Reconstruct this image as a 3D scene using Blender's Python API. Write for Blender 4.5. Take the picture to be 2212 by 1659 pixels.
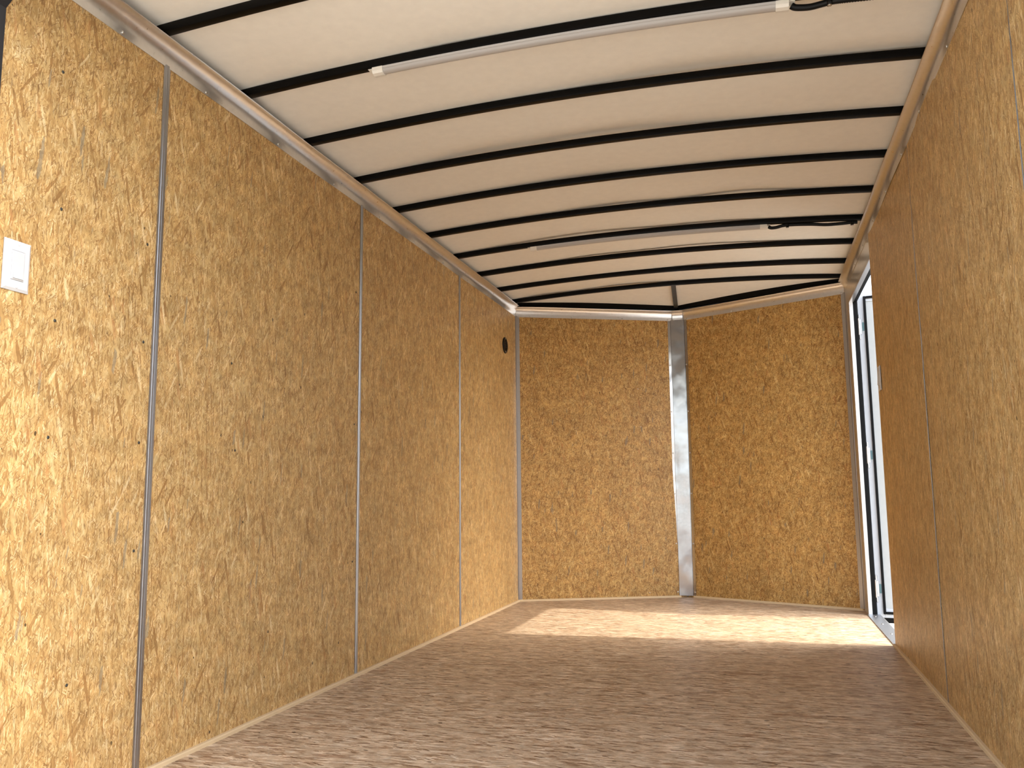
import bpy, bmesh, math, random
from mathutils import Vector, Matrix
random.seed(7)
for o in list(bpy.data.objects): bpy.data.objects.remove(o)
scene = bpy.context.scene
C = scene.collection

# ------------------------------------------------------------------ camera
CAM = Vector((1.5748, -1.8936, 0.7131))
YAW, PIT, ROL, FPX = -0.2844, 0.1302, -0.0105, 1806.3
fw = Vector((math.sin(YAW)*math.cos(PIT), math.cos(YAW)*math.cos(PIT), math.sin(PIT)))
rt = Vector((math.cos(YAW), -math.sin(YAW), 0)); up = rt.cross(fw)
rt, up = math.cos(ROL)*rt + math.sin(ROL)*up, -math.sin(ROL)*rt + math.cos(ROL)*up
cd = bpy.data.cameras.new('camera'); cam = bpy.data.objects.new('camera', cd); C.objects.link(cam)
cam.matrix_world = Matrix(((rt.x, up.x, -fw.x, CAM.x), (rt.y, up.y, -fw.y, CAM.y), (rt.z, up.z, -fw.z, CAM.z), (0, 0, 0, 1)))
cd.sensor_fit = 'HORIZONTAL'; cd.sensor_width = 36; cd.lens = FPX*36/2212; cd.clip_start = 0.05; cd.clip_end = 500
scene.camera = cam

# ------------------------------------------------------------------ light
world = bpy.data.worlds.new('sky'); scene.world = world; world.use_nodes = True
wn = world.node_tree; wn.nodes.clear()
sky = wn.nodes.new('ShaderNodeTexSky'); sky.sky_type = 'NISHITA'; sky.sun_disc = False
sky.sun_elevation = math.radians(44); sky.sun_rotation = math.radians(88); sky.dust_density = 3.0; sky.air_density = 1.0
hs = wn.nodes.new('ShaderNodeHueSaturation'); hs.inputs['Saturation'].default_value = 0.55
bg = wn.nodes.new('ShaderNodeBackground'); bg.inputs['Strength'].default_value = 0.47
wo = wn.nodes.new('ShaderNodeOutputWorld')
wn.links.new(sky.outputs[0], hs.inputs['Color']); wn.links.new(hs.outputs[0], bg.inputs['Color']); wn.links.new(bg.outputs[0], wo.inputs[0])
sd = bpy.data.lights.new('sun', 'SUN'); sd.energy = 2.3; sd.angle = math.radians(0.55); sd.color = (1.0, 0.93, 0.84)
sun = bpy.data.objects.new('sun', sd); C.objects.link(sun); sun.location = (12, 2, 12)
sun.rotation_euler = Vector((-1, -0.038, -0.966)).to_track_quat('-Z', 'Y').to_euler()
vs = scene.view_settings
vs.view_transform = 'Standard'; vs.look = 'None'; vs.gamma = 1; vs.use_curve_mapping = False
vs.exposure = 1.0

# ------------------------------------------------------------------ dimensions (metres)
W, HC = 2.143, 1.934            # inside width, lower edge of the cove trim
YB, Y4, YV = -0.56, 3.5955, 4.058   # rear end, start of the V nose, point of the nose
XM = W/2
S1, S2, S3 = 0.0, 1.2336, 2.4542    # left wall joints
R1, R2 = 0.045, 1.278               # right wall joints
DN, DF, DH = 2.40, 3.425, 1.852     # side door: near edge, far edge, head
BOWS = [-0.46, -0.063, 0.334, 0.730, 1.132, 1.518, 1.921, 2.323, 2.725, 3.122, 3.474]
def bow_z(x, y=0.0):             # underside of the arched roof bows; the roof drops towards the nose
    u = (x-XM)/XM; k = min(1.0, max(0.0, (y-3.48)/0.55))
    e = max(0.0, 1-(y_front(min(max(x, 0), W))-y)/0.25) if y > 3 else 0.0
    return 2.000 + 0.040*(1-u*u)*(1-0.95*k) - 0.004*k - 0.015*e*e
def y_front(x): return Y4 + (YV-Y4)*(1-abs(x-XM)/XM)

# ------------------------------------------------------------------ materials
class NT:
    def __init__(s, name):
        s.m = bpy.data.materials.new(name); s.m.use_nodes = True; s.t = s.m.node_tree
        s.b = s.t.nodes['Principled BSDF']
    def n(s, typ, ins={}, **kw):
        nd = s.t.nodes.new('ShaderNode'+typ)
        for k, v in kw.items(): setattr(nd, k, v)
        for k, v in ins.items():
            i = nd.inputs[k]
            if hasattr(v, 'is_output'): s.t.links.new(v, i)
            else: i.default_value = v
        return nd
    def set(s, k, v):
        if hasattr(v, 'is_output'): s.t.links.new(v, s.b.inputs[k])
        else: s.b.inputs[k].default_value = v
    def ramp(s, fac, stops, mode='LINEAR'):
        r = s.n('ValToRGB', {'Fac': fac}); cr = r.color_ramp; cr.interpolation = mode
        while len(cr.elements) < len(stops): cr.elements.new(0.5)
        for e, (p, c) in zip(cr.elements, stops): e.position = p; e.color = (*c, 1) if len(c) == 3 else c
        return r.outputs[0]
    def math(s, op, a, b=0.0, c=None, clamp=False):
        ins = {0: a, 1: b}
        if c is not None: ins[2] = c
        return s.n('Math', ins, operation=op, use_clamp=clamp).outputs[0]
    def mix(s, f, a, b, blend='MIX'):
        nd = s.t.nodes.new('ShaderNodeMix'); nd.data_type = 'RGBA'; nd.blend_type = blend
        for k, v in ((0, f), (6, a), (7, b)):
            if hasattr(v, 'is_output'): s.t.links.new(v, nd.inputs[k])
            else: nd.inputs[k].default_value = v if k == 0 or len(v) == 4 else (*v, 1)
        return nd.outputs[2]

def simple(name, col, rough=0.5, metal=0.0, **kw):
    t = NT(name); t.set('Base Color', (*col, 1)); t.set('Roughness', rough); t.set('Metallic', metal)
    for k, v in kw.items(): t.set(k.replace('_', ' '), v)
    return t.m

def osb(name, pal, layers, fleck, rough=0.45):
    """Pressed strand board: overlapping wood flakes, layer on layer, in metres on the UV map (v = strand direction)."""
    t = NT(name)
    uv = t.n('TexCoord').outputs['UV']
    wn_ = t.n('TexNoise', {'Vector': uv, 'Scale': 60.0, 'Detail': 2.0, 'Roughness': 0.65}, noise_dimensions='2D')
    wob = t.n('VectorMath', {0: wn_.outputs['Color'], 1: (0.5, 0.5, 0.5)}, operation='SUBTRACT').outputs[0]
    wob = t.n('VectorMath', {0: wob, 'Scale': 0.0055}, operation='SCALE').outputs[0]
    p = t.n('VectorMath', {0: uv, 1: wob}, operation='ADD').outputs[0]
    col = None
    def flakes(k, ang, ln, wd):
        sc = t.n('Mapping', {'Vector': p, 'Location': (k*0.37, k*0.53, 0), 'Rotation': (0, 0, math.radians(ang)), 'Scale': (wd, ln, 1)}, vector_type='TEXTURE').outputs[0]
        vo = t.n('TexVoronoi', {'Vector': sc, 'Scale': 1.0}, voronoi_dimensions='2D', feature='F1')
        return vo, t.n('SeparateColor', {'Color': vo.outputs['Color']})
    for k, (ang, ln, wd, dens) in enumerate(layers):
        vo, sp = flakes(k, ang, ln, wd)
        # each flake is a little darker towards its rim, so strands read as separate slivers
        tone = t.math('SUBTRACT', sp.outputs[1], t.math('MULTIPLY', vo.outputs['Distance'], 0.30))
        c = t.ramp(tone, pal)
        if col is None: col = c
        else:
            msk = t.math('MULTIPLY', t.math('LESS_THAN', sp.outputs[0], dens), t.math('LESS_THAN', vo.outputs['Distance'], 0.55))
            col = t.mix(msk, col, c)
    for k, (ang, ln, wd, dens, size, fc, amt) in enumerate(fleck):
        vo, sp = flakes(k+11, ang, ln, wd)
        msk = t.math('MULTIPLY', t.math('LESS_THAN', sp.outputs[0], dens), t.math('LESS_THAN', vo.outputs['Distance'], t.math('MULTIPLY', sp.outputs[2], size)))
        col = t.mix(t.math('MULTIPLY', msk, amt), col, fc)
    fine = t.n('TexNoise', {'Vector': t.n('VectorMath', {0: p, 1: (700, 90, 1)}, operation='MULTIPLY').outputs[0], 'Scale': 1.0, 'Detail': 2.0, 'Roughness': 0.7}, noise_dimensions='2D').outputs[0]
    col = t.mix(1.0, col, t.ramp(fine, [(0.25, (0.84, 0.83, 0.81)), (0.75, (1.12, 1.12, 1.13))]), 'MULTIPLY')
    big = t.n('TexNoise', {'Vector': uv, 'Scale': 6.0, 'Detail': 4.0, 'Roughness': 0.7}, noise_dimensions='2D').outputs[0]
    col = t.mix(1.0, col, t.ramp(big, [(0.25, (0.86, 0.85, 0.84)), (0.75, (1.10, 1.10, 1.10))]), 'MULTIPLY')
    # patches of pinker and greener strands a hand's breadth across
    hue = t.n('TexNoise', {'Vector': p, 'Scale': 22.0, 'Detail': 3.0, 'Roughness': 0.6}, noise_dimensions='2D')
    hs_ = t.n('SeparateColor', {'Color': hue.outputs['Color']})
    col = t.mix(1.0, col, t.ramp(hs_.outputs[0], [(0.30, (1.02, 0.975, 0.94)), (0.70, (0.98, 1.005, 1.03))]), 'MULTIPLY')
    col = t.mix(1.0, col, t.ramp(hs_.outputs[1], [(0.32, (0.86, 0.855, 0.85)), (0.50, (1.0, 1.0, 1.0)), (0.68, (1.13, 1.14, 1.16))]), 'MULTIPLY')
    t.set('Base Color', col); t.set('Roughness', rough); t.set('Specular IOR Level', 0.35)
    t.set('Normal', t.n('Bump', {'Strength': 0.25, 'Distance': 0.0006, 'Height': fine}).outputs[0])
    return t.m

WALLPAL = [(0.0, (0.335, 0.185, 0.064)), (0.14, (0.455, 0.275, 0.100)), (0.40, (0.540, 0.348, 0.136)), (0.70, (0.615, 0.422, 0.182)), (1.0, (0.760, 0.585, 0.325))]
FLOORPAL = [(0.0, (0.335, 0.222, 0.132)), (0.12, (0.440, 0.318, 0.203)), (0.45, (0.535, 0.405, 0.268)), (0.75, (0.615, 0.485, 0.336)), (1.0, (0.755, 0.635, 0.475))]
MAT = {}
MAT['osb_wall'] = osb('strand_board_wall', WALLPAL,
    [(0, 0.034, 0.0034, 1), (26, 0.022, 0.0030, 0.55), (-22, 0.028, 0.0034, 0.50), (60, 0.019, 0.0028, 0.34),
     (-55, 0.021, 0.0028, 0.32), (4, 0.050, 0.0046, 0.42), (-9, 0.024, 0.0024, 0.45), (14, 0.080, 0.0095, 0.12), (-33, 0.070, 0.0075, 0.07)],
    [(6, 0.019, 0.0026, 0.17, 0.62, (0.215, 0.112, 0.042), 0.60), (-44, 0.022, 0.0019, 0.11, 0.60, (0.230, 0.120, 0.046), 0.60),
     (40, 0.024, 0.0019, 0.10, 0.60, (0.240, 0.125, 0.048), 0.60), (-6, 0.075, 0.010, 0.020, 0.75, (0.285, 0.240, 0.160), 0.65),
     (12, 0.060, 0.010, 0.035, 0.65, (0.480, 0.240, 0.090), 0.5), (8, 0.030, 0.018, 0.010, 0.20, (0.030, 0.018, 0.010), 0.85)])
NOSE_SHADED_PAL = [(p_, (c_[0]*0.90, c_[1]*0.82, c_[2]*0.64)) for p_, c_ in WALLPAL]  # wall palette with the nose's shade and warm bounce light put into the colour
MAT['osb_nose_shaded'] = osb('strand_board_nose_shaded', NOSE_SHADED_PAL,
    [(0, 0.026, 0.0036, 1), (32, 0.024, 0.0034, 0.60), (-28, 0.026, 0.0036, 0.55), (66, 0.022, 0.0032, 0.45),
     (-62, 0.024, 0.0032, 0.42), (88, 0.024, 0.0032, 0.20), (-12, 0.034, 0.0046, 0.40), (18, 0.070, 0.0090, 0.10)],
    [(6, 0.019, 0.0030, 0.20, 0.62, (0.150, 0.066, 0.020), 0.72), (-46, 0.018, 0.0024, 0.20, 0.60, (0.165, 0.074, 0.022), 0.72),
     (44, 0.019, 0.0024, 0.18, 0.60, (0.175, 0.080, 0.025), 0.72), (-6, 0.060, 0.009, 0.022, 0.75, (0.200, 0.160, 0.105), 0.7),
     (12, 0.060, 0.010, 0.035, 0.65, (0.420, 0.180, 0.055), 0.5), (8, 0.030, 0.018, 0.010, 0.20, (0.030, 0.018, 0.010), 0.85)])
MAT['osb_floor'] = osb('strand_board_floor', FLOORPAL,
    [(0, 0.080, 0.0085, 1), (10, 0.060, 0.0085, 0.45), (-12, 0.065, 0.0080, 0.45), (28, 0.045, 0.0075, 0.20), (-3, 0.095, 0.0110, 0.40), (3, 0.050, 0.0065, 0.40)],
    [(3, 0.060, 0.0090, 0.10, 0.60, (0.200, 0.105, 0.052), 0.8), (-12, 0.045, 0.0070, 0.10, 0.60, (0.240, 0.135, 0.072), 0.8),
     (14, 0.040, 0.0075, 0.07, 0.55, (0.150, 0.075, 0.036), 0.85), (0, 0.13, 0.022, 0.025, 0.65, (0.33, 0.205, 0.125), 0.7), (4, 0.036, 0.018, 0.03, 0.24, (0.050, 0.028, 0.016), 0.9)], rough=0.5)

def alu(name, col=(0.80, 0.79, 0.77), rough=0.30, wave=0.0006, scale=(9, 9, 2.2)):
    t = NT(name)
    oc = t.n('TexCoord').outputs['Object']
    v = t.n('VectorMath', {0: oc, 1: scale}, operation='MULTIPLY').outputs[0]
    a = t.n('TexNoise', {'Vector': v, 'Scale': 1.0, 'Detail': 1.5}).outputs[0]
    f = t.n('TexNoise', {'Vector': oc, 'Scale': 60.0, 'Detail': 3.0}).outputs[0]
    t.set('Base Color', t.mix(f, tuple(c*0.90 for c in col), tuple(min(1, c*1.05) for c in col)))
    t.set('Metallic', 1.0)
    t.set('Roughness', t.math('ADD', rough-0.06, t.math('MULTIPLY', f, 0.12)))
    t.set('Normal', t.n('Bump', {'Strength': 1.0, 'Distance': wave, 'Height': a}).outputs[0])
    return t.m
MAT['alu'] = alu('brushed_aluminium', (0.82, 0.82, 0.82))
MAT['alu_strip'] = alu('dull_aluminium_strip', (0.46, 0.46, 0.47), 0.34, 0.0003)
MAT['alu_thin'] = alu('dull_aluminium_edge', (0.24, 0.235, 0.23), 0.36, 0.0003)
MAT['alu_post'] = alu('polished_aluminium_plate', (0.47, 0.465, 0.47), 0.20, 0.010, (7, 7, 5.0))
MAT['alu_frame'] = alu('aluminium_door_frame', (0.72, 0.72, 0.73), 0.34, 0.0003)
MAT['alu_sill'] = alu('worn_aluminium_sill', (0.46, 0.47, 0.48), 0.42, 0.0003)
MAT['rivet'] = simple('rivet_steel', (0.62, 0.61, 0.58), 0.28, 1.0)
def painted(name, col, rough, spec=0.5):
    t = NT(name); t.set('Specular IOR Level', spec)
    f = t.n('TexNoise', {'Vector': t.n('TexCoord').outputs['Object'], 'Scale': 30.0, 'Detail': 3.0}).outputs[0]
    t.set('Base Color', t.mix(f, tuple(c*0.93 for c in col), tuple(min(1, c*1.04) for c in col)))
    t.set('Roughness', t.math('ADD', rough-0.04, t.math('MULTIPLY', f, 0.08)))
    return t.m
MAT['black_steel'] = painted('black_painted_steel', (0.0028, 0.0024, 0.0021), 0.30, 0.09)
MAT['dark_steel'] = simple('dark_grey_steel', (0.075, 0.072, 0.062), 0.45, 0.6)
MAT['frame_black'] = painted('black_powder_coat', (0.012, 0.013, 0.016), 0.45)
MAT['ceiling'] = painted('white_roof_liner', (0.89, 0.86, 0.785), 0.55)
MAT['white_plastic'] = simple('white_plastic', (0.60, 0.60, 0.605), 0.32)
MAT['rocker'] = simple('white_rocker_plastic', (0.54, 0.54, 0.535), 0.30)
MAT['grey_plastic'] = simple('pale_grey_plastic', (0.78, 0.76, 0.74), 0.4)
MAT['lens'] = simple('frosted_lens', (0.50, 0.475, 0.45), 0.28, 0.0, Transmission_Weight=0.15)
MAT['lens_base'] = simple('lamp_housing_white', (0.56, 0.54, 0.52), 0.45)
MAT['cream'] = simple('cream_end_cap', (0.80, 0.77, 0.70), 0.45)
MAT['black_plastic'] = simple('black_plastic', (0.006, 0.006, 0.006), 0.40, Specular_IOR_Level=0.2)
MAT['rubber'] = simple('black_rubber', (0.004, 0.004, 0.0042), 0.55, Specular_IOR_Level=0.12)
MAT['white_skin'] = painted('white_painted_skin', (0.50, 0.53, 0.57), 0.35)
MAT['grey_skin'] = painted('pale_grey_door_skin', (0.42, 0.435, 0.43), 0.4)
MAT['pine'] = painted('pale_pine_strip', (0.66, 0.50, 0.30), 0.55)
def ground_mat():
    t = NT('pale_concrete'); oc = t.n('TexCoord').outputs['Object']
    a = t.n('TexNoise', {'Vector': oc, 'Scale': 90.0, 'Detail': 4.0}).outputs[0]
    b = t.n('TexNoise', {'Vector': oc, 'Scale': 1.2, 'Detail': 4.0}).outputs[0]
    c = t.ramp(a, [(0.3, (0.34, 0.315, 0.27)), (0.7, (0.52, 0.485, 0.42))])
    t.set('Base Color', t.mix(1.0, c, t.ramp(b, [(0.3, (0.8, 0.8, 0.8)), (0.7, (1.05, 1.05, 1.05))]), 'MULTIPLY'))
    t.set('Roughness', 0.9); return t.m
MAT['ground'] = ground_mat()

# ------------------------------------------------------------------ helpers
def link(name, bm, mat, parent=None, smooth=False, autos=None):
    me = bpy.data.meshes.new(name); bm.normal_update(); bm.to_mesh(me); bm.free()
    o = bpy.data.objects.new(name, me); C.objects.link(o)
    if mat is not None: me.materials.append(MAT[mat] if isinstance(mat, str) else mat)
    if smooth:
        for p in me.polygons: p.use_smooth = True
        if autos:
            try: me.set_sharp_from_angle(angle=math.radians(autos))
            except Exception: pass
    if parent is not None: o.parent = parent
    return o
def child(o, parent): o.parent = parent; return o
def tag(o, label, cat, group=None, kind=None):
    o['label'] = label; o['category'] = cat
    if group: o['group'] = group
    if kind: o['kind'] = kind
    return o
def empty(name, loc=(0, 0, 0)):
    o = bpy.data.objects.new(name, None); C.objects.link(o); o.location = loc; o.empty_display_size = 0.1; return o
def to_local(o, parent):
    """parent o to an un-rotated Empty while o's mesh keeps world coordinates"""
    o.parent = parent; o.matrix_parent_inverse = Matrix.Translation(-Vector(parent.location)); return o

def box(bm, lo, hi, bev=0.0, seg=1):
    lo, hi = Vector(lo), Vector(hi)
    r = bmesh.ops.create_cube(bm, size=1.0)
    for v in r['verts']: v.co = Vector((lo[i]+(v.co[i]+0.5)*(hi[i]-lo[i]) for i in range(3)))
    if bev:
        es = list({e for v in r['verts'] for e in v.link_edges})
        bmesh.ops.bevel(bm, geom=es, offset=bev, segments=seg, affect='EDGES', profile=0.5)
    return bm
def nb(): return bmesh.new()

def sweep(bm, path, prof, closed=True, caps=True, frame=None):
    """sweep a 2-D profile (a,b) along a list of (point, A-dir, B-dir)"""
    rows = []
    for p, a, b in path: rows.append([bm.verts.new(Vector(p)+Vector(a)*q[0]+Vector(b)*q[1]) for q in prof])
    n = len(prof)
    for i in range(len(rows)-1):
        for j in range(n if closed else n-1):
            bm.faces.new((rows[i][j], rows[i][(j+1) % n], rows[i+1][(j+1) % n], rows[i+1][j]))
    if caps and closed:
        bm.faces.new(rows[0][::-1]); bm.faces.new(rows[-1])
    bmesh.ops.recalc_face_normals(bm, faces=bm.faces)
    return bm
def rrect(w, h, r, seg=3):
    pts = []
    for cx, cy, a0 in ((w/2-r, h/2-r, 0), (-w/2+r, h/2-r, 90), (-w/2+r, -h/2+r, 180), (w/2-r, -h/2+r, 270)):
        for k in range(seg+1):
            a = math.radians(a0+90*k/seg); pts.append((cx+r*math.cos(a), cy+r*math.sin(a)))
    return pts
def tube(bm, pts, r, n=8, radii=None):
    P = [Vector(p) for p in pts]; rows = []
    for i, p in enumerate(P):
        t = (P[min(i+1, len(P)-1)]-P[max(i-1, 0)]).normalized()
        a = t.cross(Vector((0, 1, 0.01))).normalized(); b = t.cross(a)
        rr = radii[i] if radii else r
        rows.append([bm.verts.new(p+(a*math.cos(2*math.pi*k/n)+b*math.sin(2*math.pi*k/n))*rr) for k in range(n)])
    for i in range(len(rows)-1):
        for k in range(n): bm.faces.new((rows[i][k], rows[i][(k+1) % n], rows[i+1][(k+1) % n], rows[i+1][k]))
    bm.faces.new(rows[0][::-1]); bm.faces.new(rows[-1])
    bmesh.ops.recalc_face_normals(bm, faces=bm.faces)
def spline(pts, n=8):
    P = [Vector(p) for p in pts]; out = []
    for i in range(len(P)-1):
        p0, p1, p2, p3 = P[max(i-1, 0)], P[i], P[i+1], P[min(i+2, len(P)-1)]
        for k in range(n):
            t = k/n
            out.append(0.5*((2*p1)+(p2-p0)*t+(2*p0-5*p1+4*p2-p3)*t*t+(3*p1-p0-3*p2+p3)*t**3))
    out.append(P[-1]); return out

def panel(name, O, U, N, wd, ht, th, mat, parent, uvo=(0, 0), nu=1, nv=1, disp=None, rot=False):
    """board: lower corner O on its inner face, U along the wall, N into the room; UV in metres"""
    O, U, N, V = Vector(O), Vector(U).normalized(), Vector(N).normalized(), Vector((0, 0, 1))
    bm = nb(); uvl = bm.loops.layers.uv.new('UVMap'); F = {}; uvs = {}
    for i in range(nu+1):
        for j in range(nv+1):
            u, v = wd*i/nu, ht*j/nv
            d = disp(u/wd, v/ht) if disp else 0.0
            w = bm.verts.new(O+U*u+V*v+N*d); F[i, j] = w; uvs[w] = (u, v)
    bk = {}
    for i in (0, nu):
        for j in (0, nv):
            w = bm.verts.new(O+U*(wd*i/nu)+V*(ht*j/nv)-N*th); bk[i, j] = w; uvs[w] = (wd*i/nu+(0.01 if i else -0.01), ht*j/nv)
    for i in range(nu):
        for j in range(nv): bm.faces.new((F[i, j], F[i+1, j], F[i+1, j+1], F[i, j+1]))
    bm.faces.new((bk[0, 0], bk[0, nv], bk[nu, nv], bk[nu, 0]))
    bm.faces.new([F[i, 0] for i in range(nu, -1, -1)]+[bk[0, 0], bk[nu, 0]])
    bm.faces.new([F[i, nv] for i in range(nu+1)]+[bk[nu, nv], bk[0, nv]])
    bm.faces.new([F[0, j] for j in range(nv+1)]+[bk[0, nv], bk[0, 0]])
    bm.faces.new([F[nu, j] for j in range(nv, -1, -1)]+[bk[nu, 0], bk[nu, nv]])
    bmesh.ops.recalc_face_normals(bm, faces=bm.faces)
    for f in bm.faces:
        for l in f.loops:
            u, v = uvs[l.vert]; l[uvl].uv = (u+uvo[0], v+uvo[1]) if not rot else (v+uvo[0], u+uvo[1])
    return link(name, bm, mat, parent, smooth=bool(disp), autos=30)

# shared rivet: a low dome on +Z
def dome_mesh(name, r, h, mat):
    bm = nb(); rings = []
    for k in range(4):
        a = math.pi/2*k/3; rr, z = r*math.cos(a), h*math.sin(a)
        rings.append([bm.verts.new((rr*math.cos(2*math.pi*i/8), rr*math.sin(2*math.pi*i/8), z)) for i in range(8)] if k < 3 else [bm.verts.new((0, 0, h))])
    for k in range(2):
        for i in range(8): bm.faces.new((rings[k][i], rings[k][(i+1) % 8], rings[k+1][(i+1) % 8], rings[k+1][i]))
    for i in range(8): bm.faces.new((rings[2][i], rings[2][(i+1) % 8], rings[3][0]))
    bm.faces.new(rings[0][::-1])
    me = bpy.data.meshes.new(name); bm.to_mesh(me); bm.free()
    for p in me.polygons: p.use_smooth = True
    me.materials.append(MAT[mat]); return me
RIV = dome_mesh('rivet_mesh', 0.0055, 0.0035, 'rivet')
SCR = dome_mesh('screw_mesh', 0.0060, 0.0030, 'rivet')
NAIL = dome_mesh('nail_mesh', 0.0042, 0.0016, 'dark_steel')
def stud(name, me, p, n, parent, loc=False):
    o = bpy.data.objects.new(name, me); C.objects.link(o)
    o.location = p; o.rotation_euler = Vector(n).to_track_quat('Z', 'Y').to_euler(); o.parent = parent
    if loc: o.matrix_parent_inverse = Matrix.Translation(-Vector(parent.location))
    return o

# ================================================================== THE SETTING
# ground outside
bm = nb(); bmesh.ops.create_grid(bm, x_segments=40, y_segments=40, size=60)
for v in bm.verts: v.co.z = -0.56
g = link('ground', bm, 'ground'); tag(g, 'grey ground outside the open side door', 'ground', kind='structure')

# floor (one strand board deck following the V nose)
bm = nb(); uvl = bm.loops.layers.uv.new('UVMap')
outline = [(-0.05, YB), (W+0.045, YB), (W+0.045, DF+0.13), (XM, YV+0.06), (-0.05, Y4+0.03)]
tp = [bm.verts.new((x, y, 0)) for x, y in outline]; bt = [bm.verts.new((x, y, -0.035)) for x, y in outline]
bm.faces.new(tp); bm.faces.new(bt[::-1])
for i in range(5): bm.faces.new((tp[i], bt[i], bt[(i+1) % 5], tp[(i+1) % 5]))
bmesh.ops.recalc_face_normals(bm, faces=bm.faces)
for f in bm.faces:
    for l in f.loops: l[uvl].uv = (l.vert.co.y+2.3, l.vert.co.x+1.1)
fl = link('floor', bm, 'osb_floor'); tag(fl, 'tan strand board floor with long cross strands and a sun patch', 'floor', kind='structure')

# left wall: outer skin + four boards + joint strips
def skin(name, boxes):
    bm = nb()
    for lo, hi in boxes: box(bm, lo, hi)
    return link(name, bm, 'white_skin')
ZT = 2.08
wl = skin('wall_left', [((-0.050, YB, -0.05), (-0.042, Y4+0.03, ZT))])
tag(wl, 'long left wall of tall strand board panels with thin metal joints', 'wall', kind='structure')
def bulge(a, b, c=0.0):
    return lambda u, v: a*math.sin(math.pi*u)*math.sin(math.pi*v*2+b)+c*math.sin(math.pi*v)*math.sin(2*math.pi*u+b)
ys = [YB+0.02, S1, S2, S3, Y4]
for i in range(4):
    panel('strand_board', (0, ys[i]+0.0015, 0.001), (0, 1, 0), (1, 0, 0), ys[i+1]-ys[i]-0.003, 1.955, 0.010, 'osb_wall', wl, (ys[i]+5+1.7*i, 0.3+0.83*i), 10, 12, bulge(0.0012, 0.5*i, 0.0008))
def seam_strip(parent, x, y, n, z0, z1, w=0.026, wob=0.0, hk=1.0):
    """H-shaped aluminium joint strip: thin flange with a raised, grooved centre"""
    h = w/2
    prof = [(-h, 0), (-h, 0.0012), (-h*0.55, 0.0016), (-h*0.5, 0.0034), (-h*0.12, 0.0036), (-h*0.08, 0.0022), (h*0.08, 0.0022), (h*0.12, 0.0036), (h*0.5, 0.0034), (h*0.55, 0.0016), (h, 0.0012), (h, 0)]
    prof = [(p_, q_*hk) for p_, q_ in prof]
    path = []
    for k in range(25):
        z = z0+(z1-z0)*k/24; d = wob*math.sin(3.2*math.pi*k/24)
        path.append(((x, y, z), (0, 1, 0), (n, 0, 0)))
        if wob: path[-1] = ((x+n*abs(d)*0.3, y+d, z), (0, 1, 0), (n, 0, 0))
    bm = nb(); sweep(bm, path, prof)
    return link('joint_strip', bm, 'alu_strip' if hk == 1.0 else 'alu_thin', parent)
for y, z in ((-0.341, 1.128), (-0.340, 0.853), (-0.044, 1.128), (-0.043, 0.857), (-0.046, 1.398), (-0.342, 1.400), (-0.362, 1.738), (0.384, 0.856), (0.352, 1.128), (-0.043, 0.575), (-0.243, 0.280), (1.19, 0.45), (1.19, 1.0), (1.19, 1.55)):
    stud('nail', NAIL, (0.0012, y, z), (1, 0, 0), wl)
for y in (S1, S2, S3): seam_strip(wl, 0.0008, y, 1, 0.008, 1.94)

# right wall with the side door opening
wr = skin('wall_right', [((W+0.044, YB, -0.05), (W+0.052, DN-0.01, ZT)), ((W+0.044, DF+0.012, -0.05), (W+0.052, Y4+0.03, ZT)), ((W+0.044, DN-0.01, DH+0.02), (W+0.052, DF+0.012, ZT))])
tag(wr, 'right wall of strand board panels beside the open side door', 'wall', kind='structure')
ys = [YB+0.02, R1, R2, DN]
for i in range(3):
    c = 0.006 if i == 2 else 0.0
    dsp = (lambda u, v: 0.0022*math.sin(math.pi*u)*math.sin(2*math.pi*v+0.6)+0.0012*math.sin(5.1*v+3*u)) if i < 2 else \
          (lambda u, v: 0.0025*u*u*(0.75+0.25*math.cos(2.6*math.pi*v))+0.0008*math.sin(4.6*v+2*u))
    panel('strand_board', (W, ys[i+1]-0.0015, 0.001), (0, -1, 0), (-1, 0, 0), ys[i+1]-ys[i]-0.003, 1.955, 0.010, 'osb_wall', wr, (11.3+2.1*i, 0.9+1.13*i), 12, 16,
          (lambda u, v, d=dsp: d(1-u, v)))
for y, wb in ((R1, 0.0015), (R2, 0.0025)): seam_strip(wr, W-0.0004, y, -1, 0.008, 1.94, 0.0065, wb, 0.30)
# plain aluminium facing around the door: above the head and on the far side
bm = nb(); box(bm, (W-0.0005, DN+0.004, DH), (W+0.012, Y4, 1.955)); link('head_facing', bm, 'alu', wr)
bm = nb(); box(bm, (W-0.0005, DF, 0.0), (W+0.012, Y4, DH)); link('side_facing', bm, 'alu', wr)

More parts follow.
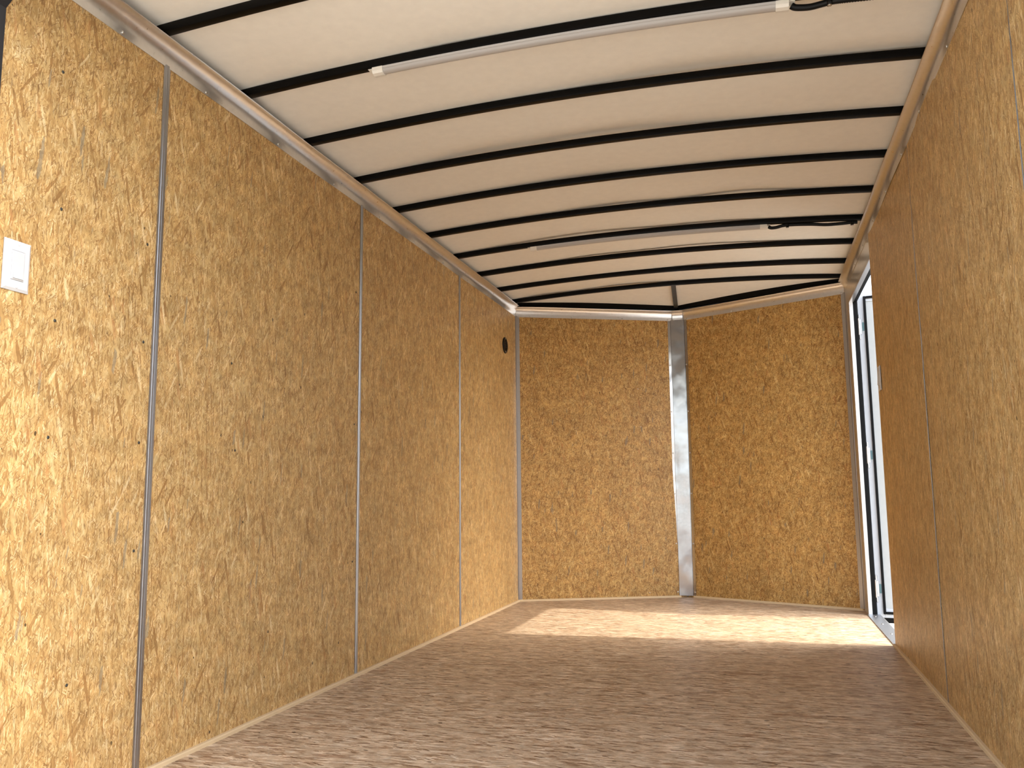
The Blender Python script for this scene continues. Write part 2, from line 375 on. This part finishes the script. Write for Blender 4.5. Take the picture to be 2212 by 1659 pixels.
# V nose walls
nl = Vector((XM, YV-Y4, 0)); L = nl.length; nl.normalize()
for sgn, nm in ((1, 'left'), (-1, 'right')):
    A = Vector((0 if sgn > 0 else W, Y4, 0)); U = Vector((nl.x*sgn, nl.y, 0)); N = Vector((U.y*sgn, -U.x*sgn, 0))
    bm = nb()
    a, b = A-N*0.045-U*0.03, A+U*(L+0.02)-N*0.045
    vs_ = []
    for p in (a, b, b-N*0.008, a-N*0.008):
        vs_.append((bm.verts.new((p.x, p.y, -0.05)), bm.verts.new((p.x, p.y, ZT))))
    for i in range(4): bm.faces.new((vs_[i][0], vs_[(i+1) % 4][0], vs_[(i+1) % 4][1], vs_[i][1]))
    bm.faces.new([v[0] for v in vs_]); bm.faces.new([v[1] for v in vs_][::-1]); bmesh.ops.recalc_face_normals(bm, faces=bm.faces)
    wf = link('wall_front_'+nm, bm, 'white_skin')
    tag(wf, 'front nose wall board to the %s of the bright metal centre post' % nm, 'wall', kind='structure')
    if sgn > 0: panel('strand_board', A, U, N, L-0.004, 1.955, 0.010, 'osb_nose_shaded', wf, (21.4, 0.37), 8, 8, bulge(0.001, 0.2))
    else: panel('strand_board', A+U*(L-0.004), -U, N, L-0.004, 1.955, 0.010, 'osb_nose_shaded', wf, (25.9, 1.61), 8, 8, bulge(0.001, 1.2))
    if sgn > 0:
        for (u, z) in ((0.86, 1.43), (0.87, 1.165), (0.90, 0.035), (0.02, 0.90)):
            bm = nb(); p = A+U*u+N*0.0008
            q = [bm.verts.new(p+U*du+N*dn+Vector((0, 0, z+dz))) for du, dz, dn in ((-0.005, -0.001, 0), (0.005, -0.001, 0), (0.005, 0.001, 0), (-0.005, 0.001, 0), (-0.005, -0.001, 0.0015), (0.005, -0.001, 0.0015), (0.005, 0.001, 0.0015), (-0.005, 0.001, 0.0015))]
            for f in ((3, 2, 1, 0), (4, 5, 6, 7), (0, 1, 5, 4), (1, 2, 6, 5), (2, 3, 7, 6), (3, 0, 4, 7)): bm.faces.new([q[i] for i in f])
            link('staple', bm, 'rivet', wf)
    # strip of pale wood at the foot of the nose wall
    bm = nb(); sweep(bm, [(A+U*0.008+Vector((0, 0, 0)), N, (0, 0, 1)), (A+U*(L-0.05), N, (0, 0, 1))], [(0.001, 0.0), (0.013, 0.0), (0.013, 0.009), (0.009, 0.012), (0.001, 0.012)])
    bb = link('baseboard_front_'+nm, bm, 'pine'); tag(bb, 'thin pale wood strip at the foot of the %s nose wall' % nm, 'baseboard', kind='structure')
for nm, x, n, y0, y1 in (('left', 0, 1, YB+0.05, Y4+0.004), ('right', W, -1, YB+0.05, DN-0.004)):
    bm = nb(); sweep(bm, [((x+n*(0.0035 if nm == 'right' and t > 0.8 else 0.0025), y0+(y1-y0)*t, 0.0), (n, 0, 0), (0, 0, 1)) for t in (0, .3, .6, .8, .9, 1)], [(-0.002, 0.0), (0.011, 0.0), (0.011, 0.009), (0.008, 0.012), (-0.002, 0.012)])
    bb = link('baseboard_'+nm, bm, 'pine'); tag(bb, 'thin pale wood strip along the foot of the %s wall' % nm, 'baseboard', kind='structure')

# ceiling: one arched white liner, lifting a little over the bows
def lift(x, y):
    d = 0.0
    for i, b in enumerate(BOWS):
        k = math.exp(-((y-b-0.013)/0.075)**2)
        cx = 1.15+0.42*math.sin(i*2.4); cw = 0.30+0.12*math.cos(i*1.7); c2 = cx+(0.62 if i % 2 else -0.55)
        a = 0.015*math.exp(-((x-cx)/cw)**2)+0.009*math.exp(-((x-c2)/0.22)**2)
        d += k*a*(0.35 if i in (0, 1, 2, 5, 9) else 1.0)
    return d-0.0015*math.sin(3.1*x+1.7*y)
bm = nb(); nx, ny = 90, 420; G = []
for i in range(nx+1):
    x = -0.035+(W+0.07)*i/nx; xe = min(max(x, 0), W); yf = y_front(xe)+0.035; col = []
    for j in range(ny+1):
        y = YB+(yf-YB)*j/ny
        col.append(bm.verts.new((x, y, bow_z(xe, y)+0.0265+max(-0.0008, lift(xe, y)))))
    G.append(col)
for i in range(nx):
    for j in range(ny): bm.faces.new((G[i][j], G[i][j+1], G[i+1][j+1], G[i+1][j]))
ce = link('ceiling', bm, 'ceiling', smooth=True)
tag(ce, 'arched white roof liner crossed by black steel bows', 'ceiling', kind='structure')
so = ce.modifiers.new('thickness', 'SOLIDIFY'); so.thickness = 0.004; so.offset = -1
bm = nb()
cols = [[bm.verts.new((-0.05+(W+0.102)*i/16, y, bow_z(min(max(-0.05+(W+0.102)*i/16, 0), W))+0.065)) for i in range(17)] for y in (YB-0.02, YV+0.12)]
for i in range(16): bm.faces.new((cols[0][i], cols[0][i+1], cols[1][i+1], cols[1][i]))
rs = link('roof_skin', bm, 'white_skin', ce); so = rs.modifiers.new('thickness', 'SOLIDIFY'); so.thickness = 0.004
# bows
def bow_mesh():
    bm = nb(); prof = rrect(0.026, 0.026, 0.003, 2); path = []
    for k in range(61):
        x = 0.012+(W-0.024)*k/60
        path.append(((x, 0.013, bow_z(x)+0.013), (0, 1, 0), (0, 0, 1)))
    sweep(bm, path, prof); return bm
b0 = None
for i, y in enumerate(BOWS):
    if b0 is None: b0 = link('roof_bow', bow_mesh(), 'black_steel', ce, smooth=True, autos=35); b0.location.y = y; b0.rotation_euler.z = -0.006
    else:
        o = b0.copy(); C.objects.link(o); o.location.y = y
# bows along the V nose and the short strap at the point
for sgn in (1, -1):
    A = Vector((0 if sgn > 0 else W, Y4, 0)); U = Vector((nl.x*sgn, nl.y, 0)); N = Vector((U.y*sgn, -U.x*sgn, 0))
    bm = nb(); path = []
    for k in range(25):
        p = A+U*(0.01+(L-0.012)*k/24)+N*0.050; x = min(max(p.x, 0), W)
        path.append(((p.x, p.y, 1.994+0.5*(bow_z(x, p.y)+0.028-1.994)), N, (0, 0, (bow_z(x, p.y)+0.028-1.994)/0.03)))
    sweep(bm, path, [(-0.020, -0.015), (0.000, -0.015), (0.000, 0.015), (-0.020, 0.015)])
    link('nose_bow', bm, 'black_steel', ce)
bm = nb()
sweep(bm, [((1.098, 3.499, 2.050), (1, 0, 0), (0, 0, 1)), ((1.082, 3.75, 2.031), (1, 0, 0), (0, 0, 1)), ((1.066, YV-0.050, 2.009), (1, 0, 0), (0, 0, 1))], rrect(0.030, 0.010, 0.002, 1))
link('strap', bm, 'dark_steel', ce)

# cove trims (concave aluminium between wall and roof)
COVE = [(0.0022, 0.0), (0.0026, 0.020), (0.0042, 0.032), (0.0085, 0.044), (0.0150, 0.0535), (0.0235, 0.0600), (0.0320, 0.0630), (0.0385, 0.0640), (0.0400, 0.0662), (0.0385, 0.0672),
        (0.0310, 0.0665), (0.0215, 0.0630), (0.0125, 0.0560), (0.0060, 0.0460), (0.0020, 0.033), (0.0006, 0.020), (0.0006, 0.0)]
def cove(n_, label, path):
    bm = nb(); sweep(bm, path, COVE); o = link('trim_%d' % n_, bm, 'alu', smooth=True, autos=40)
    return tag(o, label, 'trim', kind='structure')
def wav(y): return 0.0008*math.sin(5*y)
Z3 = Vector((0, 0, 1))
t1 = cove(1, 'long curved aluminium cove trim between left wall and ceiling', [((wav(y), y, HC+wav(y*1.3)), (1, 0, 0), Z3) for y in [YB+0.02+(Y4-YB-0.02)*k/40 for k in range(41)]])
t2 = cove(2, 'long curved aluminium cove trim between right wall and ceiling', [((W-wav(y), y, HC+0.010*min(1, (Y4-y)/0.6)+wav(y*1.7)), (-1, 0, 0), (0, 0, 1-0.15*min(1, (Y4-y)/0.6))) for y in [YB+0.02+(Y4-YB-0.02)*k/40 for k in range(41)]])
fr = []
for k_, (sgn, nm) in enumerate(((1, 'left'), (-1, 'right'))):
    A = Vector((0 if sgn > 0 else W, Y4, HC)); U = Vector((nl.x*sgn, nl.y, 0)); N = Vector((U.y*sgn, -U.x*sgn, 0))
    fr.append((cove(3+k_, 'curved aluminium cove trim above the %s nose wall' % nm, [(A+U*(0.003+(L-0.02)*k/10)-Z3*(0.004+0.012*k/10), N, (0, 0, 1-0.03*k/10)) for k in range(11)]), A, U, N))
for y in (-0.178, 0.175, 0.579, 0.985, 1.401, 1.794, 2.191, 2.578, 2.959, 3.34): stud('rivet', RIV, (0.0026, y, HC+0.009), (1, 0, 0), t1)
for y in (0.21, 0.588, 1.014, 1.386, 1.795, 2.19, 2.60, 2.98, 3.36): stud('rivet', RIV, (W-0.0026, y, HC+0.020), (-1, 0, 0), t2)
for o, A, U, N in fr:
    for u in (0.022, 0.40, 0.76, L-0.075): stud('rivet', RIV, A+U*u+N*0.0026+Vector((0, 0, 0.004-0.012*u/L)), N, o)
# cap over the joint of the two nose coves
bm = nb()
sweep(bm, [((XM+dx, YV-0.0265+ (0.002 if abs(dx) > 0.03 else 0), HC-0.020), (0, -1, 0), Z3) for dx in (-0.036, -0.034, 0.034, 0.036)], [(a*1.0, b*1.02) for a, b in COVE])
t5 = tag(link('trim_5', bm, 'alu', smooth=True, autos=40), 'short bright aluminium cap joining the coves above the centre post', 'trim', kind='structure')
for dx in (-0.028, 0.028): stud('rivet', RIV, (XM+dx, YV-0.0293, HC-0.010), (0, -1, 0), t5)

# nose post: flat plate with two flanges folded back on the nose walls
bm = nb(); prof = [(-0.066, 0.030), (-0.064, 0.0285), (-0.0475, 0.0215), (-0.0455, 0.026), (0.0455, 0.026), (0.0475, 0.0215), (0.064, 0.0285), (0.066, 0.030), (0.048, 0.0195), (0.0465, 0.0235), (-0.0465, 0.0235), (-0.048, 0.0195)]
bm.free(); bm = nb()
def yw(dx): return YV-(YV-Y4)*abs(dx)/XM
pr = [(-0.066, yw(0.066)-0.0004), (-0.066, yw(0.066)-0.0022), (-0.0475, yw(0.0475)-0.0030), (-0.0455, yw(0.0475)-0.0075), (0.0455, yw(0.0475)-0.0075), (0.0475, yw(0.0475)-0.0030), (0.066, yw(0.066)-0.0022), (0.066, yw(0.066)-0.0004), (0.046, yw(0.046)-0.0010), (0.044, yw(0.0475)-0.0055), (-0.044, yw(0.0475)-0.0055), (-0.046, yw(0.046)-0.0010)]
sweep(bm, [((XM-0.008+0.004*math.sin(2*k/24), 0, 0.012+(HC-0.024)*k/24), (1, 0, 0), (0, 1, 0)) for k in range(25)], pr)
t6 = tag(link('trim_6', bm, 'alu_post', smooth=True, autos=25), 'wide shiny metal post covering the point of the nose', 'trim', kind='structure')
for z in (0.035, 0.36, 0.70, 0.98, 1.27, 1.60):
    for s in (-1, 1):
        N = Vector((-s*(YV-Y4), -XM, 0)).normalized(); N = Vector((s*-0.396, -0.918, 0))
        stud('screw', SCR, (XM-0.007+s*0.057, yw(0.057)-0.0028, z), N, t6)
# narrow strips in the two corners
for n_, x, s, lab in ((7, 0, 1, 'narrow aluminium strip in the corner of left wall and nose'), (8, W, -1, 'narrow aluminium strip in the corner beyond the side door')):
    bm = nb(); U = Vector((nl.x*s, nl.y, 0))
    p0 = Vector((x+s*0.0012, Y4-0.012, 0)); p1 = Vector((x+s*0.005, Y4-0.001, 0)); p2 = Vector((x, Y4, 0))+U*0.026+Vector((U.y*s, -U.x*s, 0))*0.0015
    bk = Vector((0, 0.006, 0)); ring = [p0, p1, p2, p2+bk*0.2, p1+bk, p0+Vector((-s*0.0008, 0, 0))]
    rows = [[bm.verts.new((p.x, p.y, z)) for p in ring] for z in (0.010, HC+0.004)]
    for i in range(6): bm.faces.new((rows[0][i], rows[0][(i+1) % 6], rows[1][(i+1) % 6], rows[1][i]))
    bm.faces.new(rows[0][::-1]); bm.faces.new(rows[1]); bmesh.ops.recalc_face_normals(bm, faces=bm.faces)
    tag(link('trim_%d' % n_, bm, 'alu_strip'), lab, 'trim', kind='structure')

# rear frame (the dark post at the left edge of the picture, header with corner gussets)
bm = nb(); box(bm, (-0.052, YB-0.075, -0.09), (0.028, YB+0.012, 2.10), 0.004)
wrear = tag(link('wall_rear', bm, 'frame_black'), 'black steel frame post of the open rear doorway', 'frame', kind='structure')
bm = nb(); box(bm, (W-0.028, YB-0.075, -0.09), (W+0.052, YB+0.012, 2.10), 0.004); link('frame_post', bm, 'frame_black', wrear)
bm = nb(); box(bm, (0.028, YB-0.075, 1.945), (W-0.028, YB+0.012, 2.10), 0.004); link('frame_header', bm, 'frame_black', wrear)
bm = nb(); box(bm, (0.028, YB-0.075, -0.12), (W-0.028, YB+0.012, -0.002), 0.004); link('frame_sill', bm, 'frame_black', wrear)
for s, x in ((1, 0.0275), (-1, W-0.0275)):
    bm = nb(); q = [(x, 1.787), (x+s*0.159, 1.946), (x, 1.946)]
    v = [[bm.verts.new((a, y, z)) for a, z in q] for y in (YB-0.07, YB+0.008)]
    bm.faces.new(v[0]); bm.faces.new(v[1][::-1])
    for i in range(3): bm.faces.new((v[0][i], v[1][i], v[1][(i+1) % 3], v[0][(i+1) % 3]))
    bmesh.ops.recalc_face_normals(bm, faces=bm.faces); link('corner_gusset', bm, 'frame_black', wrear)

# ------------------------------------------------------------------ side door
d1 = empty('door_1', (W, DF, 0)); tag(d1, 'open side door with aluminium frame and metal sill in the right wall', 'door', kind='structure')
def dpart(name, bm, mat, **k): return to_local(link(name, bm, mat, **k), d1)
bm = nb(); box(bm, (W-0.002, DF-0.024, 0.004), (W+0.020, DF-0.0005, DH), 0.0015); jf = dpart('jamb', bm, 'alu_frame')
bm = nb(); box(bm, (W+0.0205, DF-0.020, 0.004), (W+0.0435, DF-0.0005, DH-0.004), 0.003); dpart('jamb_seal', bm, 'rubber')
bm = nb(); box(bm, (W-0.001, DN+0.0005, 0.004), (W+0.046, DN+0.012, DH), 0.0015); dpart('jamb', bm, 'alu_frame')
bm = nb(); box(bm, (W-0.002, DN+0.012, DH-0.022), (W+0.024, DF-0.0245, DH-0.0005), 0.0015); dpart('head', bm, 'alu_frame')
bm = nb(); box(bm, (W+0.0245, DN+0.012, DH-0.018), (W+0.046, DF-0.021, DH-0.0005), 0.002); dpart('head_seal', bm, 'rubber')
# sill with a toothed outer edge
bm = nb(); n = 70; a = []; b = []
for k in range(n*2+1):
    y = DN-0.004+(DF-DN+0.008)*k/(2*n); a.append((W-0.008, y)); b.append((W+0.058+(0.005 if k % 2 else 0.0), y))
T = [[bm.verts.new((x, y, 0.005)) for x, y in r] for r in (a, b)]; B = [[bm.verts.new((x, y, 0.0005)) for x, y in r] for r in (a, b)]
for k in range(2*n):
    bm.faces.new((T[0][k], T[1][k], T[1][k+1], T[0][k+1])); bm.faces.new((B[0][k], B[0][k+1], B[1][k+1], B[1][k]))
    bm.faces.new((T[1][k], B[1][k], B[1][k+1], T[1][k+1])); bm.faces.new((T[0][k], T[0][k+1], B[0][k+1], B[0][k]))
bm.faces.new((T[0][0], B[0][0], B[1][0], T[1][0])); bm.faces.new((T[0][-1], T[1][-1], B[1][-1], B[0][-1]))
bmesh.ops.recalc_face_normals(bm, faces=bm.faces)
sill = dpart('sill', bm, 'alu_sill')
for y, x in ((2.47, 0.024), (2.72, 0.024), (3.04, 0.024), (3.32, 0.024), (2.425, 0.010)):
    o = stud('screw', SCR, (W+x, y, 0.005), (0, 0, 1), sill)
for z in (0.08, 0.42, 0.76, 1.10, 1.44, 1.78): stud('screw', SCR, (W-0.002, DF-0.012, z), (-1, 0, 0), jf)
# the door leaf, swung out square to the wall, its inner face towards the camera
leaf = empty('door_leaf', (0, 0, 0)); leaf.parent = d1; leaf.location = (0.046, -0.012, 0); leaf.rotation_euler = (0, 0, math.radians(-6.0))
LW, LB, LT, TH = 0.93, -0.012, DH+0.030, 0.036
def lpart(name, bm, mat): return link(name, bm, mat, leaf)
bm = nb()
for lo, hi in (((0, 0, LB), (0.040, TH, LT)), ((LW-0.04, 0, LB), (LW, TH, LT)), ((0.04, 0, LB), (LW-0.04, TH, LB+0.05)), ((0.04, 0, LT-0.05), (LW-0.04, TH, LT))): box(bm, lo, hi, 0.0015)
lpart('leaf_frame', bm, 'white_skin')
bm = nb(); box(bm, (0.04, 0.006, LB+0.05), (LW-0.04, TH-0.002, LT-0.05)); lpart('leaf_skin', bm, 'grey_skin')
bm = nb()
for lo, hi in (((0.033, -0.012, LB+0.02), (0.047, 0, LT-0.02)), ((LW-0.047, -0.012, LB+0.02), (LW-0.033, 0, LT-0.02)), ((0.047, -0.012, LB+0.02), (LW-0.047, 0, LB+0.034)), ((0.047, -0.012, LT-0.034), (LW-0.047, 0, LT-0.02))): box(bm, lo, hi, 0.002)
lpart('leaf_seal', bm, 'rubber')
bm = nb(); box(bm, (0.0, 0.004, LB-0.03), (LW, 0.010, LB-0.001)); lpart('bottom_sweep', bm, 'rubber')
for z in (0.15, 0.915, 1.68):
    h = empty('hinge'); bm = nb()
    bpy.data.objects.remove(h)
    box(bm, (0.003, -0.004, z-0.045), (0.019, 0.0, z+0.045), 0.0015)
    for dz in (-0.062, 0.062): box(bm, (0.001, -0.006, z+dz-0.014), (0.012, 0.0, z+dz+0.014), 0.002)
    c = bmesh.ops.create_cone(bm, cap_ends=True, segments=10, radius1=0.006, radius2=0.006, depth=0.10)
    for v in c['verts']: v.co += Vector((0.002, -0.007, z))
    lpart('hinge', bm, 'alu_frame')
    bm = nb(); box(bm, (0.020, -0.003, z-0.026), (0.031, 0.0, z+0.026), 0.001)
    lpart('hinge_pocket', bm, simple('hinge_pocket_teal', (0.10, 0.20, 0.22), 0.35) if z == 0.15 else bpy.data.materials['hinge_pocket_teal'])

# ================================================================== THINGS
def rot_z(o, a): o.rotation_euler = (0, 0, a); return o
def light_switch(loc, rz, label):
    """wide rocker wall switch: bevelled plate, rocker in its frame, two screws; faces local +X"""
    t = empty('light_switch', loc); t.rotation_euler = (0, 0, rz); tag(t, label, 'light switch', 'wall switches')
    w, h, d = 0.070, 0.1145, 0.006
    bm = nb(); f = [bm.verts.new((0, s*w/2, q*h/2)) for s, q in ((-1, -1), (1, -1), (1, 1), (-1, 1))]
    m = [bm.verts.new((0.0022, s*w/2, q*h/2)) for s, q in ((-1, -1), (1, -1), (1, 1), (-1, 1))]
    e = [bm.verts.new((d, s*(w/2-0.006), q*(h/2-0.006))) for s, q in ((-1, -1), (1, -1), (1, 1), (-1, 1))]
    iw, ih = 0.0170, 0.0338
    r = [bm.verts.new((d, s*iw, q*ih)) for s, q in ((-1, -1), (1, -1), (1, 1), (-1, 1))]
    r2 = [bm.verts.new((0.001, s*iw, q*ih)) for s, q in ((-1, -1), (1, -1), (1, 1), (-1, 1))]
    for i in range(4):
        j = (i+1) % 4
        for A, B in ((f, m), (m, e), (e, r), (r, r2)): bm.faces.new((A[i], A[j], B[j], B[i]))
    bm.faces.new(f); bm.faces.new(r2); bmesh.ops.recalc_face_normals(bm, faces=bm.faces)
    link('plate', bm, 'white_plastic', t)
    bm = nb(); box(bm, (0.0011, -0.0162, -0.0330), (0.0072, 0.0162, 0.0330), 0.0008); rk = link('rocker_frame', bm, 'white_plastic', t)
    bm = nb(); yq = 0.0135; pts = [(0.0072, -0.0305), (0.0105, -0.0300), (0.0085, 0.0), (0.0076, 0.0300), (0.0072, 0.0305)]
    rows = [[bm.verts.new((x, y, z)) for x, z in pts] for y in (-yq, yq)]
    for i in range(4): bm.faces.new((rows[0][i], rows[0][i+1], rows[1][i+1], rows[1][i]))
    bm.faces.new(rows[0]); bm.faces.new(rows[1][::-1]); bm.faces.new((rows[0][0], rows[1][0], rows[1][4], rows[0][4]))
    bmesh.ops.recalc_face_normals(bm, faces=bm.faces); link('rocker', bm, 'rocker', t)
    for q in (-1, 1):
        o = bpy.data.objects.new('screw', PSCR); C.objects.link(o); o.parent = t; o.location = (d, 0, q*0.0483); o.rotation_euler = (0, math.pi/2, 0)
    return t
PSCR = dome_mesh('plate_screw_mesh', 0.0034, 0.0014, 'white_plastic')
light_switch((0.0012, -0.458, 1.229), 0, 'white rocker light switch on left wall near the rear opening')
light_switch((W-0.0035, 2.318, 1.230), math.pi, 'light switch seen edge-on beside the open side door')

# round black vent on the far left board
vt = empty('round_vent', (0.0012, 3.329, 1.686)); tag(vt, 'small round black vent high on the left wall near the nose', 'vent')
def lathe(bm, prof, n=32):
    rows = [[bm.verts.new((x, r*math.cos(2*math.pi*k/n), r*math.sin(2*math.pi*k/n))) for k in range(n)] for x, r in prof]
    for i in range(len(rows)-1):
        for k in range(n): bm.faces.new((rows[i][k], rows[i][(k+1) % n], rows[i+1][(k+1) % n], rows[i+1][k]))
    return rows
bm = nb(); rows = lathe(bm, [(0.0, 0.054), (0.004, 0.0535), (0.0065, 0.050), (0.0065, 0.038), (0.002, 0.036), (0.0015, 0.0)]); bmesh.ops.remove_doubles(bm, verts=bm.verts, dist=1e-5)
bmesh.ops.recalc_face_normals(bm, faces=bm.faces); link('vent_body', bm, 'black_plastic', vt, smooth=True, autos=35)
for k in range(5):
    z = -0.024+0.012*k; hw = math.sqrt(max(0.0, 0.0355**2-z*z))
    bm = nb(); box(bm, (0.002, -hw, z-0.001), (0.0065, hw, z+0.003)); link('louvre', bm, 'black_plastic', vt)
for a in (90, 270):
    o = bpy.data.objects.new('screw', SCR); C.objects.link(o); o.parent = vt; o.rotation_euler = (0, math.pi/2, 0); o.scale = (0.7,)*3
    o.location = (0.006, 0.044*math.cos(math.radians(a)), 0.044*math.sin(math.radians(a)))

# strip lights under the bows
def strip_light(yb, x0, x1, label):
    t = empty('strip_light', (x0, yb+0.016, bow_z(x0)-0.0005)); tag(t, label, 'strip light', 'ceiling strip lights')
    def run(prof, a, b, n=24):
        bm = nb(); path = []
        for k in range(n+1):
            x = a+(b-a)*k/n; sl = -2*0.040*(x-XM)/XM**2; q = Vector((-sl, 0, 1)).normalized()
            path.append((Vector((x, yb+0.016, bow_z(x)-0.0006)), (0, 1, 0), q))
        sweep(bm, path, prof); return bm
    base = [(-0.016, 0.0), (-0.016, -0.007), (0.016, -0.007), (0.016, 0.0)]
    to_local(link('housing', run(base, x0+0.004, x1-0.004), 'lens_base', None), t)
    lens = [(-0.0145, -0.0072)]+[(0.0145*math.cos(math.radians(a)), -0.0072-0.0115*math.sin(math.radians(a))) for a in range(170, 0, -20)]+[(0.0145, -0.0072)]
    to_local(link('lens', run(lens, x0+0.03, x1-0.03), 'lens', None, smooth=True, autos=40), t)
    cap = [(-0.0175, 0.0)]+[(-0.0175, -0.012), (-0.013, -0.019), (0, -0.0212), (0.013, -0.019), (0.0175, -0.012)]+[(0.0175, 0.0)]
    to_local(link('end_cap', run(cap, x0, x0+0.034, 3), 'cream', None), t)
    to_local(link('end_cap', run(cap, x1-0.034, x1, 3), 'cream', None), t)
    for xa, s in ((x0, -1), (x1, 1)):
        bm = nb(); zz = bow_z(xa)
        box(bm, (min(xa, xa+s*0.016), yb+0.004, zz-0.0035), (max(xa, xa+s*0.016), yb+0.028, zz-0.0006), 0.001)
        to_local(link('mounting_tab', bm, 'cream', None), t)
    return t
strip_light(BOWS[2], 0.482, 1.712, 'long pale strip light under the nearer bow at the top')
strip_light(BOWS[7], 0.452, 1.672, 'long pale strip light under a bow nearer the nose')

def loom(yb, pts, clips, label, rad=0.0075):
    P = spline(pts, 14); n = len(P)
    # ribbed conduit: ring radii alternate
    dense = []; 
    for i in range(n-1):
        for k in range(2): dense.append(P[i].lerp(P[i+1], k/2))
    dense.append(P[-1])
    t = empty('light_cable', dense[0]); tag(t, label, 'cable', 'black ribbed light cables')
    bm = nb(); tube(bm, dense, rad, 10, [rad*(1.0 if i % 2 else 0.86) for i in range(len(dense))]); to_local(link('conduit', bm, 'black_plastic', None, smooth=True), t)
    for x, y, z in clips:
        bm = nb(); box(bm, (x-0.007, y-0.011, z-0.010), (x+0.007, y+0.011, z+0.012), 0.003); c = to_local(link('cable_clip', bm, 'black_plastic', None), t)
        stud('screw', SCR, (x, y, z-0.010), (0, 0, -1), c)
    return t
y = BOWS[2]+0.020
def under(x, d, dy=0.0): return (x, y+dy, bow_z(x)-d)
loom(y, [under(1.718, 0.008), under(1.730, 0.013, 0.004), under(1.765, 0.015, 0.006), under(1.80, 0.011, 0.004), under(1.83, 0.009), under(1.92, 0.009), under(2.03, 0.009), under(2.085, 0.008)],
     [under(1.815, 0.009)], 'black ribbed cable looping from the nearer strip light to right cove', 0.0095)
y = BOWS[7]+0.018
loom(y, [under(1.678, 0.008), under(1.690, 0.014, 0.003), under(1.715, 0.013, 0.003), under(1.75, 0.006), under(1.80, 0.004), under(1.88, 0.006), under(1.95, 0.011), under(2.02, 0.008), under(2.06, 0.004), under(2.09, 0.004)],
     [under(1.768, 0.008), under(2.066, 0.008)], 'black ribbed cable sagging from the farther strip light to right cove', 0.009)
